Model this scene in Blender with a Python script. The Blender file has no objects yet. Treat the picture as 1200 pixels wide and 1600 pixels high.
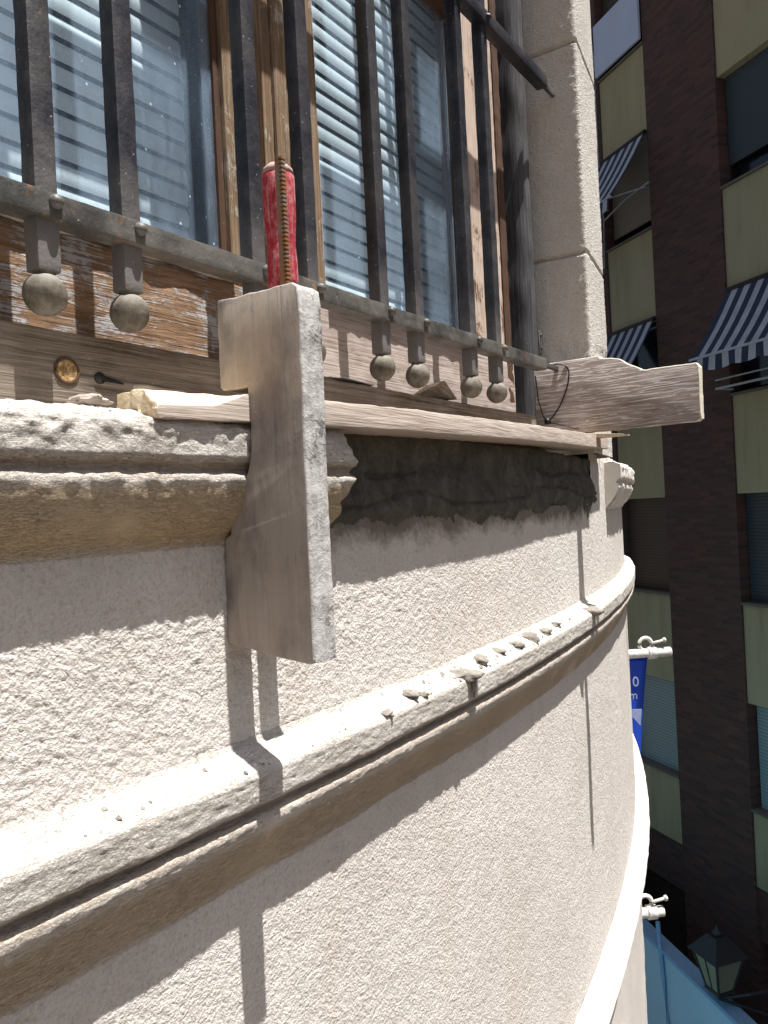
import bpy, bmesh, math, random
import numpy as np
from mathutils import Matrix, Vector
random.seed(7); np.random.seed(7)
S = bpy.context.scene
C = S.collection
R_ = math.radians
CAMH = 9.5                     # lens height above the street
# ---------------------------------------------------------------- camera
cam_d = bpy.data.cameras.new('camera'); cam = bpy.data.objects.new('camera', cam_d); C.objects.link(cam)
cam_d.sensor_fit = 'VERTICAL'; cam_d.sensor_height = 36.0; cam_d.sensor_width = 27.0
cam_d.lens = 36.0*1230/1600; cam_d.clip_start = 0.02; cam_d.clip_end = 600
cam.matrix_world = Matrix.Translation((0,0,CAMH)) @ Matrix.Rotation(R_(90),4,'X') @ Matrix.Rotation(-math.atan(.05),4,'Z')
S.camera = cam
S.render.resolution_x = 768; S.render.resolution_y = 1024
# ---------------------------------------------------------------- frame of the near facade
PH = R_(34.4); U = Vector((math.sin(PH), math.cos(PH), 0)); NN = Vector((math.cos(PH), -math.sin(PH), 0))
ROTF = R_(90-34.4)
D = .65; RAD = 7.1475; TC = .6307; DW = .5517
K = 3.4                        # tan of the sun elevation against the facade normal
sd = (NN + U*0.045 + Vector((0,0,K))).normalized()
az = math.atan2(sd.x, sd.y); el = math.asin(sd.z)
sun_d = bpy.data.lights.new('sun','SUN'); sun_d.energy = 5.0; sun_d.angle = R_(.55); sun_d.color = (1,.965,.915)
sun = bpy.data.objects.new('sun', sun_d); C.objects.link(sun)
sun.rotation_euler = sd.to_track_quat('Z','Y').to_euler(); sun.location = (0,0,30)
w = bpy.data.worlds.new('World'); S.world = w; w.use_nodes = True
nt = w.node_tree; bg = nt.nodes['Background']
sky = nt.nodes.new('ShaderNodeTexSky'); sky.sky_type = 'NISHITA'; sky.sun_disc = False
sky.dust_density = 4.0; sky.ozone_density = .5; sky.sun_elevation = el; sky.sun_rotation = az
nt.links.new(sky.outputs[0], bg.inputs[0]); bg.inputs[1].default_value = .05
S.view_settings.view_transform = 'Standard'; S.view_settings.look = 'None'; S.view_settings.gamma = 1
S.view_settings.exposure = 1.1

# ---------------------------------------------------------------- material helper
class G:
    def __init__(s, name):
        s.m = bpy.data.materials.new(name); s.m.use_nodes = True; s.t = s.m.node_tree; s.t.nodes.clear()
        s.out = s.t.nodes.new('ShaderNodeOutputMaterial'); s.tc = s.t.nodes.new('ShaderNodeTexCoord')
        s.P = s.tc.outputs['Object']
    def n(s, ty): return s.t.nodes.new('ShaderNode'+ty)
    def set(s, sock, v):
        if isinstance(v, bpy.types.NodeSocket): s.t.links.new(v, sock)
        elif isinstance(v, (tuple, list)) and len(v) == 3 and sock.type == 'RGBA': sock.default_value = (*v, 1)
        else: sock.default_value = v
    def vec(s, sc=(1,1,1), rot=(0,0,0), loc=(0,0,0), src=None):
        m = s.n('Mapping'); s.set(m.inputs[0], src or s.P)
        m.inputs[1].default_value = loc; m.inputs[2].default_value = rot; m.inputs[3].default_value = sc; return m.outputs[0]
    def noise(s, scale=10, detail=4, rough=.5, vec=None, dist=0):
        m = s.n('TexNoise'); s.set(m.inputs['Vector'], vec or s.P); m.inputs['Scale'].default_value = scale
        m.inputs['Detail'].default_value = detail; m.inputs['Roughness'].default_value = rough; m.inputs['Distortion'].default_value = dist
        return m.outputs['Fac']
    def vor(s, scale=10, vec=None, feature='F1', out='Distance', rnd=1):
        m = s.n('TexVoronoi'); m.feature = feature; s.set(m.inputs['Vector'], vec or s.P); m.inputs['Scale'].default_value = scale
        m.inputs['Randomness'].default_value = rnd
        return m.outputs[out]
    def wave(s, scale=10, vec=None, dist=2, detail=2, dirn='X', dscale=1):
        m = s.n('TexWave'); m.bands_direction = dirn; s.set(m.inputs['Vector'], vec or s.P); m.inputs['Scale'].default_value = scale
        m.inputs['Distortion'].default_value = dist; m.inputs['Detail'].default_value = detail; m.inputs['Detail Scale'].default_value = dscale
        return m.outputs['Fac']
    def ramp(s, f, *st):
        m = s.n('ValToRGB'); s.set(m.inputs[0], f); e = m.color_ramp.elements
        while len(e) > 1: e.remove(e[-1])
        e[0].position = st[0][0]; c = st[0][1]; e[0].color = (*c,1) if isinstance(c, tuple) else (c,c,c,1)
        for p, c in st[1:]:
            k = e.new(p); k.color = (*c,1) if isinstance(c, tuple) else (c,c,c,1)
        return m.outputs[0]
    def mix(s, f, a, b, mode='MIX'):
        m = s.n('MixRGB'); m.blend_type = mode; s.set(m.inputs[0], f); s.set(m.inputs[1], a); s.set(m.inputs[2], b); return m.outputs[0]
    def mth(s, op, a, b=0.0):
        m = s.n('Math'); m.operation = op; s.set(m.inputs[0], a); s.set(m.inputs[1], b); return m.outputs[0]
    def sep(s, i):
        m = s.n('SeparateXYZ'); s.set(m.inputs[0], s.P); return m.outputs[i]
    def bump(s, h, dist=.002, st=1.0, nrm=None):
        m = s.n('Bump'); m.inputs['Strength'].default_value = st; m.inputs['Distance'].default_value = dist
        s.set(m.inputs['Height'], h)
        if nrm: s.set(m.inputs['Normal'], nrm)
        return m.outputs[0]
    def pbr(s, col, rough=.85, nrm=None, metal=0, spec=.3, link=True):
        m = s.n('BsdfPrincipled'); s.set(m.inputs['Base Color'], col); s.set(m.inputs['Roughness'], rough)
        m.inputs['Metallic'].default_value = metal; m.inputs['Specular IOR Level'].default_value = spec
        if nrm: s.set(m.inputs['Normal'], nrm)
        if link: s.t.links.new(m.outputs[0], s.out.inputs[0])
        return m.outputs[0]
    def surf(s, sh): s.t.links.new(sh, s.out.inputs[0])

def stucco(name, c1, c2, fine=1.0, cracks=False, zones=(), smear=False, pit=.52, bd=.0021):
    g = G(name)
    big = g.noise(3.2, 5, .6); mid = g.noise(28, 4, .6)
    col = g.mix(g.ramp(big, (.35,0.), (.7,1.)), c1, c2)
    col = g.mix(g.ramp(mid, (.3,.30), (.62,0.)), col, tuple(x*.8 for x in c2))
    n1 = g.noise(300*fine, 3, .62, dist=.5); n2 = g.noise(700*fine, 2, .6)
    vr = g.vor(330*fine, feature='SMOOTH_F1'); gr = g.mth('SUBTRACT', 1.0, vr)
    h = g.mth('ADD', g.mth('MULTIPLY', n1, 1.0), g.mth('ADD', g.mth('MULTIPLY', n2, .35), g.mth('MULTIPLY', gr, .55)))
    # pits of the render: grime plus crevice shade put into the colour
    col = g.mix(g.ramp(h, (.62,pit), (1.05,0.)), col, tuple(x*k for x,k in zip(c2,(.52,.46,.40))))
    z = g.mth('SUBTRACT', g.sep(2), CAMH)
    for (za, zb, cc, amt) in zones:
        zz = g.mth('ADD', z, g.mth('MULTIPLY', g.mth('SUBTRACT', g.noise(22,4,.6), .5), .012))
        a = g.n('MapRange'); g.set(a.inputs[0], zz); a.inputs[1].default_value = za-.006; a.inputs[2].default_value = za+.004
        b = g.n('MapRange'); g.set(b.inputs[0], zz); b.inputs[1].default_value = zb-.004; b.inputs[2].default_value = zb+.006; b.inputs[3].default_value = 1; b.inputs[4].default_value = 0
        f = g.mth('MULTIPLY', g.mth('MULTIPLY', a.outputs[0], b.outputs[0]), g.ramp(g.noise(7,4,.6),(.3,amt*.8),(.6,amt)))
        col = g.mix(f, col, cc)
    if smear:   # wet mortar dragged down the wall under the bed
        x = g.sep(0)
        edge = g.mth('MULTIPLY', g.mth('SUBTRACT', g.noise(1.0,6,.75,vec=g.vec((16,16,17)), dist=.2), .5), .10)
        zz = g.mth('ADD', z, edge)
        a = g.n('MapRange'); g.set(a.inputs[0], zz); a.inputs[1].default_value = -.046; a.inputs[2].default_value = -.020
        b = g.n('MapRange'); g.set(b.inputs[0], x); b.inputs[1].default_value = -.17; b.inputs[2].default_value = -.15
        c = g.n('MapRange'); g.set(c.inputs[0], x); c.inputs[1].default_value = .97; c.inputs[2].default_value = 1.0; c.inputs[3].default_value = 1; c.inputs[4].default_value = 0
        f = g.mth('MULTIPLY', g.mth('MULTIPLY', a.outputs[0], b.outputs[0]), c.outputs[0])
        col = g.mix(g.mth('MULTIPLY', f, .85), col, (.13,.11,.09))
        dr = g.ramp(g.noise(1.0,5,.7,vec=g.vec((70,70,26), loc=(3,1,2))), (.66,0.),(.70,.75))
        a = g.n('MapRange'); g.set(a.inputs[0], z); a.inputs[1].default_value = -.10; a.inputs[2].default_value = -.03
        dr = g.mth('MULTIPLY', g.mth('MULTIPLY', dr, a.outputs[0]), b.outputs[0]); col = g.mix(g.mth('MULTIPLY', dr, c.outputs[0]), col, (.22,.19,.16))
    if smear or cracks:
        stn = g.noise(1.0,5,.65,vec=g.vec((9,9,.9))); col = g.mix(g.ramp(stn,(.52,0.),(.72,.34)), col, (.47,.40,.33))
        hc = g.n('TexVoronoi'); hc.feature = 'DISTANCE_TO_EDGE'; g.set(hc.inputs['Vector'], g.mix(.10, g.P, g.n('TexNoise').outputs['Color'])); hc.inputs['Scale'].default_value = 5
        cm = g.ramp(g.noise(4,4,.6),(.58,0.),(.62,.0 if smear else .6)); hl = g.mth('MULTIPLY', g.ramp(hc.outputs['Distance'],(.0,1.),(.006,0.)), cm)
        col = g.mix(hl, col, (.24,.20,.16)); h = g.mth('SUBTRACT', h, g.mth('MULTIPLY', hl, .8))
    if cracks:
        v = g.vec((11,11,120)); w_ = g.noise(5, 5, .7, vec=v, dist=1.4)
        c = g.ramp(w_, (.480,1.), (.493,0.), (.506,1.)); w2_ = g.noise(5, 5, .7, vec=g.vec((16,16,200), loc=(5,2,7)), dist=1.2); c = g.mix(1., c, g.ramp(w2_, (.484,1.), (.494,.45), (.504,1.)), 'MULTIPLY')
        msk = g.ramp(g.noise(9,3), (.30,0.), (.5,1.))
        ck = g.mix(msk, (1,1,1), c)
        h = g.mth('ADD', h, g.mth('MULTIPLY', ck, .9))
        col = g.mix(1., col, g.mix(ck, (.58,.48,.38), (1,1,1)), 'MULTIPLY')
    specks = g.vor(62)
    col = g.mix(g.ramp(specks, (.0,.7), (.045,0.)), col, (.22,.19,.16))
    nr = g.bump(h, bd/fine, .85)
    g.pbr(col, .92, nr, spec=.12); return g.m

M = {}
M['stucco'] = stucco('stucco', (.655,.625,.588), (.60,.565,.525), smear=True)
M['stucco_pillar'] = stucco('stucco_pillar', (.62,.595,.555), (.56,.53,.485), .85, bd=.0030)
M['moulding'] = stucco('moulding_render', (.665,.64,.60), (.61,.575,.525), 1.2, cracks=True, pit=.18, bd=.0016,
    zones=((-.345,-.300,(.48,.365,.23),.7), (-.022,.030,(.52,.395,.235),.85), (-.283,-.268,(.40,.29,.19),.55), (.040,.052,(.34,.25,.18),.6)))  # ochre undersides mix dirt with warm bounced light, put into the colour
M['moulding_far'] = stucco('moulding_far_render', (.66,.64,.60), (.62,.59,.55), 1.3, pit=.2, bd=.001)
def mat_mortar():
    g = G('damp_mortar'); n1 = g.noise(22,6,.7,dist=.8); n2 = g.noise(160,4,.6)
    col = g.ramp(n1, (.3,(.042,.039,.033)), (.5,(.082,.077,.066)), (.68,(.14,.132,.115)))
    col = g.mix(g.ramp(n2,(.6,0.),(.75,.35)), col, (.22,.20,.17))
    g.pbr(col, .8, g.bump(g.mth('ADD', n1, g.mth('MULTIPLY', n2, .35)), .006, .9)); return g.m
M['mortar'] = mat_mortar()
def mat_drop():
    g = G('dry_mortar'); n1 = g.noise(120,5,.7)
    g.pbr(g.ramp(n1,(.3,(.15,.135,.12)),(.7,(.30,.275,.245))), .95, g.bump(n1,.003,1)); return g.m
M['dropping'] = mat_drop()

def wood(name, cols, axis=2, grain=90, stretch=.05, patch=None, patchcol=None, bumpd=.0012, dust=.0, smudge=0):
    g = G(name); sc = [grain]*3; sc[axis] = grain*stretch
    v = g.vec(tuple(sc)); wob = g.noise(3.0, 2, .5)
    n1 = g.noise(1.0, 6, .65, vec=v, dist=.7)
    sc2 = [grain*3]*3; sc2[axis] = grain*stretch*1.2
    n2 = g.noise(1.0, 3, .6, vec=g.vec(tuple(sc2)))
    col = g.ramp(g.mth('ADD', g.mth('MULTIPLY', n1, .75), g.mth('MULTIPLY', n2, .25)), *cols)
    h = g.mth('ADD', n1, g.mth('MULTIPLY', n2, .5))
    if patch:
        a, b = patch; p = g.noise(16, 6, .72, dist=.5); p = g.mth('ADD', g.mth('MULTIPLY', p, .62), g.mth('MULTIPLY', n2, .38))
        f = g.ramp(p, (a,0.), (b,1.)); col = g.mix(f, col, patchcol)
        h = g.mth('ADD', h, g.mth('MULTIPLY', f, .6))
    if dust:
        col = g.mix(g.ramp(g.noise(7,5,.6), (.35,0.), (.7,dust)), col, (.55,.50,.44))
    if smudge:
        sm = g.noise(1.0,6,.68,vec=g.vec((17,17,9)),dist=.4); col = g.mix(g.ramp(sm,(.46,0.),(.66,smudge)), col, (.155,.14,.14)); sm2 = g.noise(1.0,4,.6,vec=g.vec((8,8,5),loc=(4,4,4))); col = g.mix(g.ramp(sm2,(.5,0.),(.7,.35)), col, (.36,.24,.17))
    sp = g.vor(95); col = g.mix(g.ramp(sp, (.0,.8),(.075,0.)), col, (.6,.57,.53))
    g.pbr(col, .85, g.bump(h, bumpd, .9), spec=.2); return g.m
M['rail_left'] = wood('peeling_rail', [(.30,(.08,.042,.022)),(.5,(.22,.135,.08)),(.7,(.34,.245,.165))], 0, 160, .05, (.49,.54), (.34,.335,.345), .002)
M['rail_right'] = wood('grey_rail', [(.33,(.16,.11,.09)),(.45,(.36,.30,.27)),(.7,(.47,.41,.38))], 0, 150, .035, (.60,.66), (.20,.10,.05), .0016)
M['low_board'] = wood('weathered_board', [(.34,(.035,.025,.018)),(.46,(.105,.078,.056)),(.68,(.23,.185,.145))], 0, 150, .03, None, None, .0028, .2)
M['mullion'] = wood('ochre_wood', [(.3,(.085,.048,.026)),(.5,(.21,.14,.085)),(.7,(.34,.265,.19))], 2, 240, .03, (.53,.60), (.50,.45,.37), .0012)
M['stile_right'] = wood('stripped_wood', [(.3,(.25,.15,.10)),(.5,(.50,.40,.33)),(.7,(.58,.49,.43))], 2, 200, .03, (.55,.60), (.15,.07,.04), .0012)
M['dark_wood'] = wood('dark_brown_wood', [(.3,(.035,.018,.012)),(.6,(.10,.055,.035)),(.8,(.2,.14,.1))], 2, 200, .04, (.60,.66), (.32,.27,.22), .001)
M['post'] = wood('grey_post_wood', [(.3,(.018,.018,.019)),(.5,(.062,.062,.066)),(.7,(.125,.125,.133))], 2, 230, .03, None, None, .0012)
M['bead'] = wood('chalky_bead', [(.3,(.28,.24,.2)),(.5,(.50,.47,.43)),(.75,(.62,.6,.57))], 0, 120, .08, (.60,.66), (.25,.14,.08), .002)
M['template'] = wood('dusty_template_wood', [(.32,(.29,.245,.205)),(.5,(.33,.285,.245)),(.68,(.38,.335,.295))], 2, 110, .022, (.53,.66), (.215,.195,.20), .0006, .45, smudge=.75)
def mat_tedge():
    g = G('mortared_edge'); v = g.vec((150,150,24)); a = g.noise(1.,6,.65,vec=v); b = g.noise(95,6,.72,dist=.4); big = g.noise(16,4,.6)
    col = g.ramp(g.mth('ADD', g.mth('MULTIPLY',a,.5), g.mth('MULTIPLY',b,.5)),(.34,(.31,.30,.295)),(.5,(.43,.42,.41)),(.66,(.53,.52,.51)))
    f = g.mth('MULTIPLY', g.ramp(b,(.50,0.),(.56,1.)), g.ramp(big,(.50,0.),(.60,.9))); col = g.mix(f, col, (.15,.145,.14))
    g.pbr(col,.9,g.bump(g.mth('ADD',b,g.mth('MULTIPLY',f,.8)),.0022,.9),spec=.15); return g.m
M['template_edge'] = mat_tedge()
M['plain_edge'] = wood('plain_edge', [(.32,(.36,.35,.345)),(.5,(.44,.43,.425)),(.7,(.51,.50,.49))], 2, 150, .12, (.60,.66), (.20,.19,.18), .0018)
M['plank'] = wood('new_plank', [(.3,(.31,.245,.20)),(.5,(.45,.38,.33)),(.7,(.54,.48,.43))], 0, 150, .04, None, None, .0012, .3)
M['plank_raw'] = wood('split_pine', [(.3,(.52,.40,.24)),(.5,(.72,.60,.42)),(.7,(.80,.70,.54))], 0, 80, .06, None, None, .003)
def mat_hboard():
    g = G('limed_board_wood'); v = g.vec((12,12,230), rot=(0,R_(0),0)); n1 = g.noise(1.0,5,.6,vec=v,dist=1.1)
    v2 = g.vec((9,9,150)); n2 = g.noise(1.0,4,.6,vec=v2,dist=.6); big = g.noise(14,4,.6)
    col = g.ramp(n2,(.3,(.19,.145,.12)),(.5,(.29,.24,.21)),(.7,(.38,.33,.30)))
    f = g.ramp(n1,(.535,0.),(.565,.85)); col = g.mix(f, col, (.64,.60,.57))
    col = g.mix(g.ramp(big,(.4,0.),(.75,.45)), col, (.48,.44,.44))
    g.pbr(col,.85,g.bump(n1,.0012,.8),spec=.2); return g.m
M['hboard'] = mat_hboard()
M['board_end'] = wood('dusty_board_end', [(.3,(.5,.46,.36)),(.7,(.68,.64,.54))], 1, 80, .3, None, None, .001)

def iron(name, c, rust, dusty, low=False):
    g = G(name); n = g.noise(60,6,.65); n2 = g.noise(300,3,.6)
    col = g.ramp(n,(.3,tuple(x*.6 for x in c)),(.6,c),(.8,tuple(x*1.7 for x in c)))
    col = g.mix(g.ramp(g.noise(26,6,.7),(rust,0.),(rust+.06,1.)), col, (.16,.08,.035))
    col = g.mix(g.ramp(g.noise(9,5,.7),(.4,0.),(.75,dusty)), col, (.30,.28,.25))
    if low:   # dust and lime gathered on the lower ends
        zz = g.mth('ADD', g.sep(2), g.mth('MULTIPLY', g.mth('SUBTRACT', n, .5), .12)); mr = g.n('MapRange'); g.set(mr.inputs[0], zz); mr.inputs[1].default_value = .09; mr.inputs[2].default_value = .20; mr.inputs[3].default_value = .55; mr.inputs[4].default_value = 0
        col = g.mix(mr.outputs[0], col, (.21,.195,.185))
    col = g.mix(g.ramp(g.vor(85),(0,.95),(.095,0.)), col, (.5,.48,.45))
    h = g.mth('ADD', g.mth('MULTIPLY',n,1.), g.mth('MULTIPLY',n2,.3))
    g.pbr(col, g.ramp(n2,(.3,.38),(.7,.6)), g.bump(h,.0016,.7), spec=.3); return g.m
M['iron'] = iron('painted_iron', (.015,.016,.025), .70, .20, True)
M['iron_rusty'] = iron('rusting_painted_iron', (.052,.052,.050), .60, .5)
def mat_ball():
    g = G('dusty_iron_ball'); n = g.noise(45,6,.7)
    col = g.ramp(n,(.3,(.055,.046,.034)),(.5,(.125,.11,.088)),(.7,(.20,.185,.16)))
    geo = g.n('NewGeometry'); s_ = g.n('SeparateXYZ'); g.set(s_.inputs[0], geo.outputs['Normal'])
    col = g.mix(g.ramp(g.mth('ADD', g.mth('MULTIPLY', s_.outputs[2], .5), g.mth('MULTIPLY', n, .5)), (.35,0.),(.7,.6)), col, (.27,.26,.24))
    g.pbr(col,.85,g.bump(n,.002,.7),spec=.15); return g.m
M['ball'] = mat_ball()

def mat_glass():
    g = G('dusty_pane'); tr = g.n('BsdfTransparent'); tr.inputs[0].default_value = (.915,.965,.99,1)
    gl = g.n('BsdfGlossy'); gl.inputs['Roughness'].default_value = .03
    df = g.n('BsdfDiffuse'); df.inputs[0].default_value = (.48,.64,.84,1)
    fr = g.n('LayerWeight'); fr.inputs[0].default_value = .5
    m1 = g.n('MixShader'); g.set(m1.inputs[0], g.mth('ADD', .02, g.mth('MULTIPLY', .26, g.mth('POWER', fr.outputs['Facing'], 4)))); g.set(m1.inputs[1], tr.outputs[0]); g.set(m1.inputs[2], gl.outputs[0])
    v = g.vec((90,90,14)); st = g.noise(1.0,5,.7,vec=v); cl = g.noise(5,4,.6); sp = g.noise(700,2,.5)
    d = g.ramp(g.mth('ADD', g.mth('MULTIPLY', st,.45), g.mth('MULTIPLY', cl,.55)), (.36,.04),(.64,.19))
    d = g.mth('ADD', d, g.ramp(sp,(.66,0.),(.72,.25)))
    fk = g.vor(42, vec=g.vec((1,1,.8))); pres = g.noise(9,3,.6); d = g.mth('ADD', d, g.mth('MULTIPLY', g.ramp(fk,(.05,1.),(.075,0.)), g.ramp(pres,(.44,0.),(.52,.9))))
    m2 = g.n('MixShader'); g.set(m2.inputs[0], d); g.set(m2.inputs[1], m1.outputs[0]); g.set(m2.inputs[2], df.outputs[0])
    g.surf(m2.outputs[0]); return g.m
M['glass'] = mat_glass()
def flat(name, c, rough=.6, var=.12, sc=30, bumpd=0, metal=0, spec=.3):
    g = G(name); n = g.noise(sc,5,.6)
    col = g.ramp(n,(.3,tuple(x*(1-var) for x in c)),(.7,tuple(min(1,x*(1+var)) for x in c)))
    g.pbr(col, rough, g.bump(n,bumpd,.7) if bumpd else None, metal, spec); return g.m
M['blind'] = flat('blind_slat_pvc', (.82,.83,.81), .45, .05, 12)
M['room'] = flat('room_dark', (.03,.03,.032), .9)
M['paint_fleck'] = flat('paint_fleck', (.8,.79,.77), .7)
def mat_red():
    g = G('worn_red_handle'); v = g.vec((220,220,22)); n = g.noise(1.,6,.7,vec=v); b = g.noise(120,6,.7)
    col = g.ramp(b,(.3,(.27,.014,.022)),(.7,(.42,.05,.075)))
    col = g.mix(g.ramp(g.mth('ADD', g.mth('MULTIPLY',n,.6), g.mth('MULTIPLY',b,.4)),(.47,0.),(.60,.8)), col, (.52,.27,.27))
    z = g.sep(2); g.pbr(col,.8,g.bump(b,.0008,.8),spec=.2); return g.m
M['red'] = mat_red()
M['pale_cap'] = flat('pale_worn_wood', (.40,.27,.25), .8, .25, 60)
def mat_rod():
    g = G('serrated_steel'); n = g.noise(55,4,.7)
    col = g.ramp(n,(.35,(.26,.25,.23)),(.55,(.30,.17,.09)),(.7,(.36,.15,.06)))
    g.pbr(col,.5,g.bump(n,.0006,.5),metal=.45,spec=.5); return g.m
M['rod'] = mat_rod()
M['steel'] = flat('worn_steel', (.20,.19,.17), .5, .4, 60, .001, .5)
M['wire'] = flat('black_wire', (.012,.012,.014), .4)
def mat_hole():
    g = G('split_knot_wood'); n = g.noise(140,5,.8); g.pbr(g.ramp(n,(.35,(.06,.03,.015)),(.5,(.30,.18,.07)),(.68,(.58,.44,.25))),.8,g.bump(n,.004,1)); return g.m
M['knot'] = mat_hole()
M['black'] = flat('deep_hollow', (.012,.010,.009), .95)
# far buildings
def mat_brick():
    g = G('dark_brick'); b = g.n('TexBrick'); g.set(b.inputs['Vector'], g.vec((1,1,1), rot=(R_(90),0,0)))
    b.inputs['Scale'].default_value = 1; b.inputs['Brick Width'].default_value = .25; b.inputs['Row Height'].default_value = .065
    b.inputs['Mortar Size'].default_value = .008; b.inputs['Bias'].default_value = .0
    b.inputs['Color1'].default_value = (.100,.046,.038,1); b.inputs['Color2'].default_value = (.048,.026,.024,1); b.inputs['Mortar'].default_value = (.055,.045,.042,1)
    n = g.noise(1.1,5,.6); col = g.mix(g.ramp(n,(.35,0.),(.7,.5)), b.outputs['Color'], (.045,.038,.037))
    g.pbr(col,.85,g.bump(b.outputs['Fac'],-.006,.6),spec=.3); return g.m
M['brick'] = mat_brick()
def mat_beige():
    g = G('olive_beige_render'); n = g.noise(1.0,5,.65,vec=g.vec((5,5,.7))); f = g.noise(40,4,.6)
    col = g.ramp(n,(.3,(.31,.295,.195)),(.55,(.275,.26,.17)),(.75,(.21,.195,.13)))
    g.pbr(g.mix(g.ramp(f,(.3,.15),(.7,0.)),col,(.1,.095,.07)),.9,g.bump(f,.003,.5)); return g.m
M['beige'] = mat_beige()
M['bluepanel'] = flat('pale_blue_sheet', (.36,.44,.60), .5, .05, 2)
M['concrete_sill'] = flat('dark_sill', (.10,.095,.085), .9)
def mat_slat(name, c, p=.05):
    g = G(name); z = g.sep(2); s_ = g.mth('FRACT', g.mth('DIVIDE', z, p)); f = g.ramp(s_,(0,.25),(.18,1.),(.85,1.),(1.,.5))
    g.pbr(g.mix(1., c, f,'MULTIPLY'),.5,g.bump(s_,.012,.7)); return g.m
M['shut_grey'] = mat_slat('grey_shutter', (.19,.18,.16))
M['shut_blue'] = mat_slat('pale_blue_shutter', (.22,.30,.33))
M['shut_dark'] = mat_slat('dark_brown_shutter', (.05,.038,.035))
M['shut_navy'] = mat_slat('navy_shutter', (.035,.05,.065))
M['navyglass'] = flat('dark_glass', (.010,.014,.022), .12, .2, 2, 0, 0, .5)
M['void'] = flat('dark_opening', (.006,.006,.007), .9)
def mat_awn():
    g = G('striped_awning'); x = g.sep(0); s_ = g.mth('FRACT', g.mth('DIVIDE', x, .235))
    f = g.ramp(s_,(.0,0.),(.5,0.),(.51,1.),(.99,1.)); n = g.noise(6,4)
    g.pbr(g.mix(f,(.018,.030,.062),g.ramp(n,(.3,(.26,.29,.33)),(.7,(.34,.37,.42)))),.85); return g.m
M['awning'] = mat_awn()
M['alu'] = flat('grey_aluminium', (.30,.36,.42), .5)
M['blue_wall'] = flat('sky_blue_paint', (.27,.35,.45), .8, .05, 1.5)
M['blue_trim'] = flat('mid_blue_paint', (.13,.22,.36), .7)
M['turq'] = flat('turquoise_paint', (.12,.42,.55), .7, .08, 6)
M['lamp_black'] = flat('black_cast_iron', (.012,.013,.016), .5)
M['lamp_glass'] = flat('grimy_lamp_glass', (.13,.13,.095), .3)
M['banner'] = flat('royal_blue_cloth', (.012,.055,.42), .6, .06, 4)
M['banner_print'] = flat('white_print', (.25,.30,.50), .7)
M['galv'] = flat('chalky_galvanised_steel', (.50,.50,.48), .7, .25, 40, .004)
M['asphalt'] = flat('street_paving', (.10,.075,.052), .9, .3, 40, .004)
M['paving'] = flat('grey_paving', (.15,.12,.09), .9, .15, 8)
M['far_wall'] = flat('plain_back_render', (.3,.27,.22), .9)

# ---------------------------------------------------------------- numpy value noise
def vnoise(x, y, z, seed=0):
    xi, yi, zi = np.floor(x).astype(np.int64), np.floor(y).astype(np.int64), np.floor(z).astype(np.int64)
    fx, fy, fz = x-xi, y-yi, z-zi
    fx = fx*fx*(3-2*fx); fy = fy*fy*(3-2*fy); fz = fz*fz*(3-2*fz)
    def h(a,b,c):
        n = (a*374761393 + b*668265263 + c*2147483647*3 + seed*974634777) & 0xffffffff
        n = ((n ^ (n >> 13))*1274126177) & 0xffffffff; n = (n ^ (n >> 16)) & 0xffffffff
        n = (n*2246822519) & 0xffffffff; n ^= (n >> 15)
        return (n & 0xffffff)/0xffffff
    r = 0
    for i in (0,1):
        for j in (0,1):
            for k in (0,1):
                r = r + h(xi+i,yi+j,zi+k)*(fx if i else 1-fx)*(fy if j else 1-fy)*(fz if k else 1-fz)
    return r*2-1
def fbm(x,y,z,sc,oct=3,seed=0,g=.5):
    r = 0; a = 1
    for o in range(oct):
        r = r + a*vnoise(x*sc,y*sc,z*sc,seed+o); sc = sc*2.03; a *= g
    return r

# ---------------------------------------------------------------- object helpers
class Fr:                        # a turned frame with its origin at the lens
    def __init__(s, rot, org=(0,0)): s.rot = rot; s.org = org; s.c = math.cos(rot); s.s = math.sin(rot)
    def w(s, p): return (s.org[0]+s.c*p[0]-s.s*p[1], s.org[1]+s.s*p[0]+s.c*p[1], CAMH+p[2])
FF = Fr(ROTF)
def L(t, e, z): return (t, D-e, z)
BASE = {}
def tagit(o, label=None, cat=None, group=None, kind=None):
    if label: o['label'] = label
    if cat: o['category'] = cat
    if group: o['group'] = group
    if kind: o['kind'] = kind
    return o
def thing(name, label, cat, fr, base, group=None):
    o = bpy.data.objects.new(name, None); C.objects.link(o); o.empty_display_size = .05
    o.location = fr.w(base); o.rotation_euler = (0,0,fr.rot); BASE[o] = (fr, tuple(base))
    return tagit(o, label, cat, group)
def mesh_obj(name, V, F, mat, parent=None, fr=FF, base=(0,0,0), smooth=False):
    if parent is not None: fr, base = BASE[parent]
    me = bpy.data.meshes.new(name)
    V = np.asarray(V, dtype=float) - np.array(base)
    if isinstance(F, np.ndarray):
        nf = len(F); me.vertices.add(len(V)); me.vertices.foreach_set('co', V.astype(np.float32).ravel())
        me.loops.add(nf*4); me.loops.foreach_set('vertex_index', F.astype(np.int32).ravel())
        me.polygons.add(nf); me.polygons.foreach_set('loop_start', np.arange(nf, dtype=np.int32)*4)
        me.update(calc_edges=True); me.validate()
    else: me.from_pydata([tuple(v) for v in V], [], F)
    if smooth: me.polygons.foreach_set('use_smooth', [True]*len(me.polygons))
    ms = mat if isinstance(mat, (list,tuple)) else [mat]
    for m in ms: me.materials.append(m)
    me.update()
    o = bpy.data.objects.new(name, me); C.objects.link(o)
    if parent is None: o.location = fr.w(base); o.rotation_euler = (0,0,fr.rot)
    else: o.parent = parent
    BASE[o] = (fr, tuple(base)); return o
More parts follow.
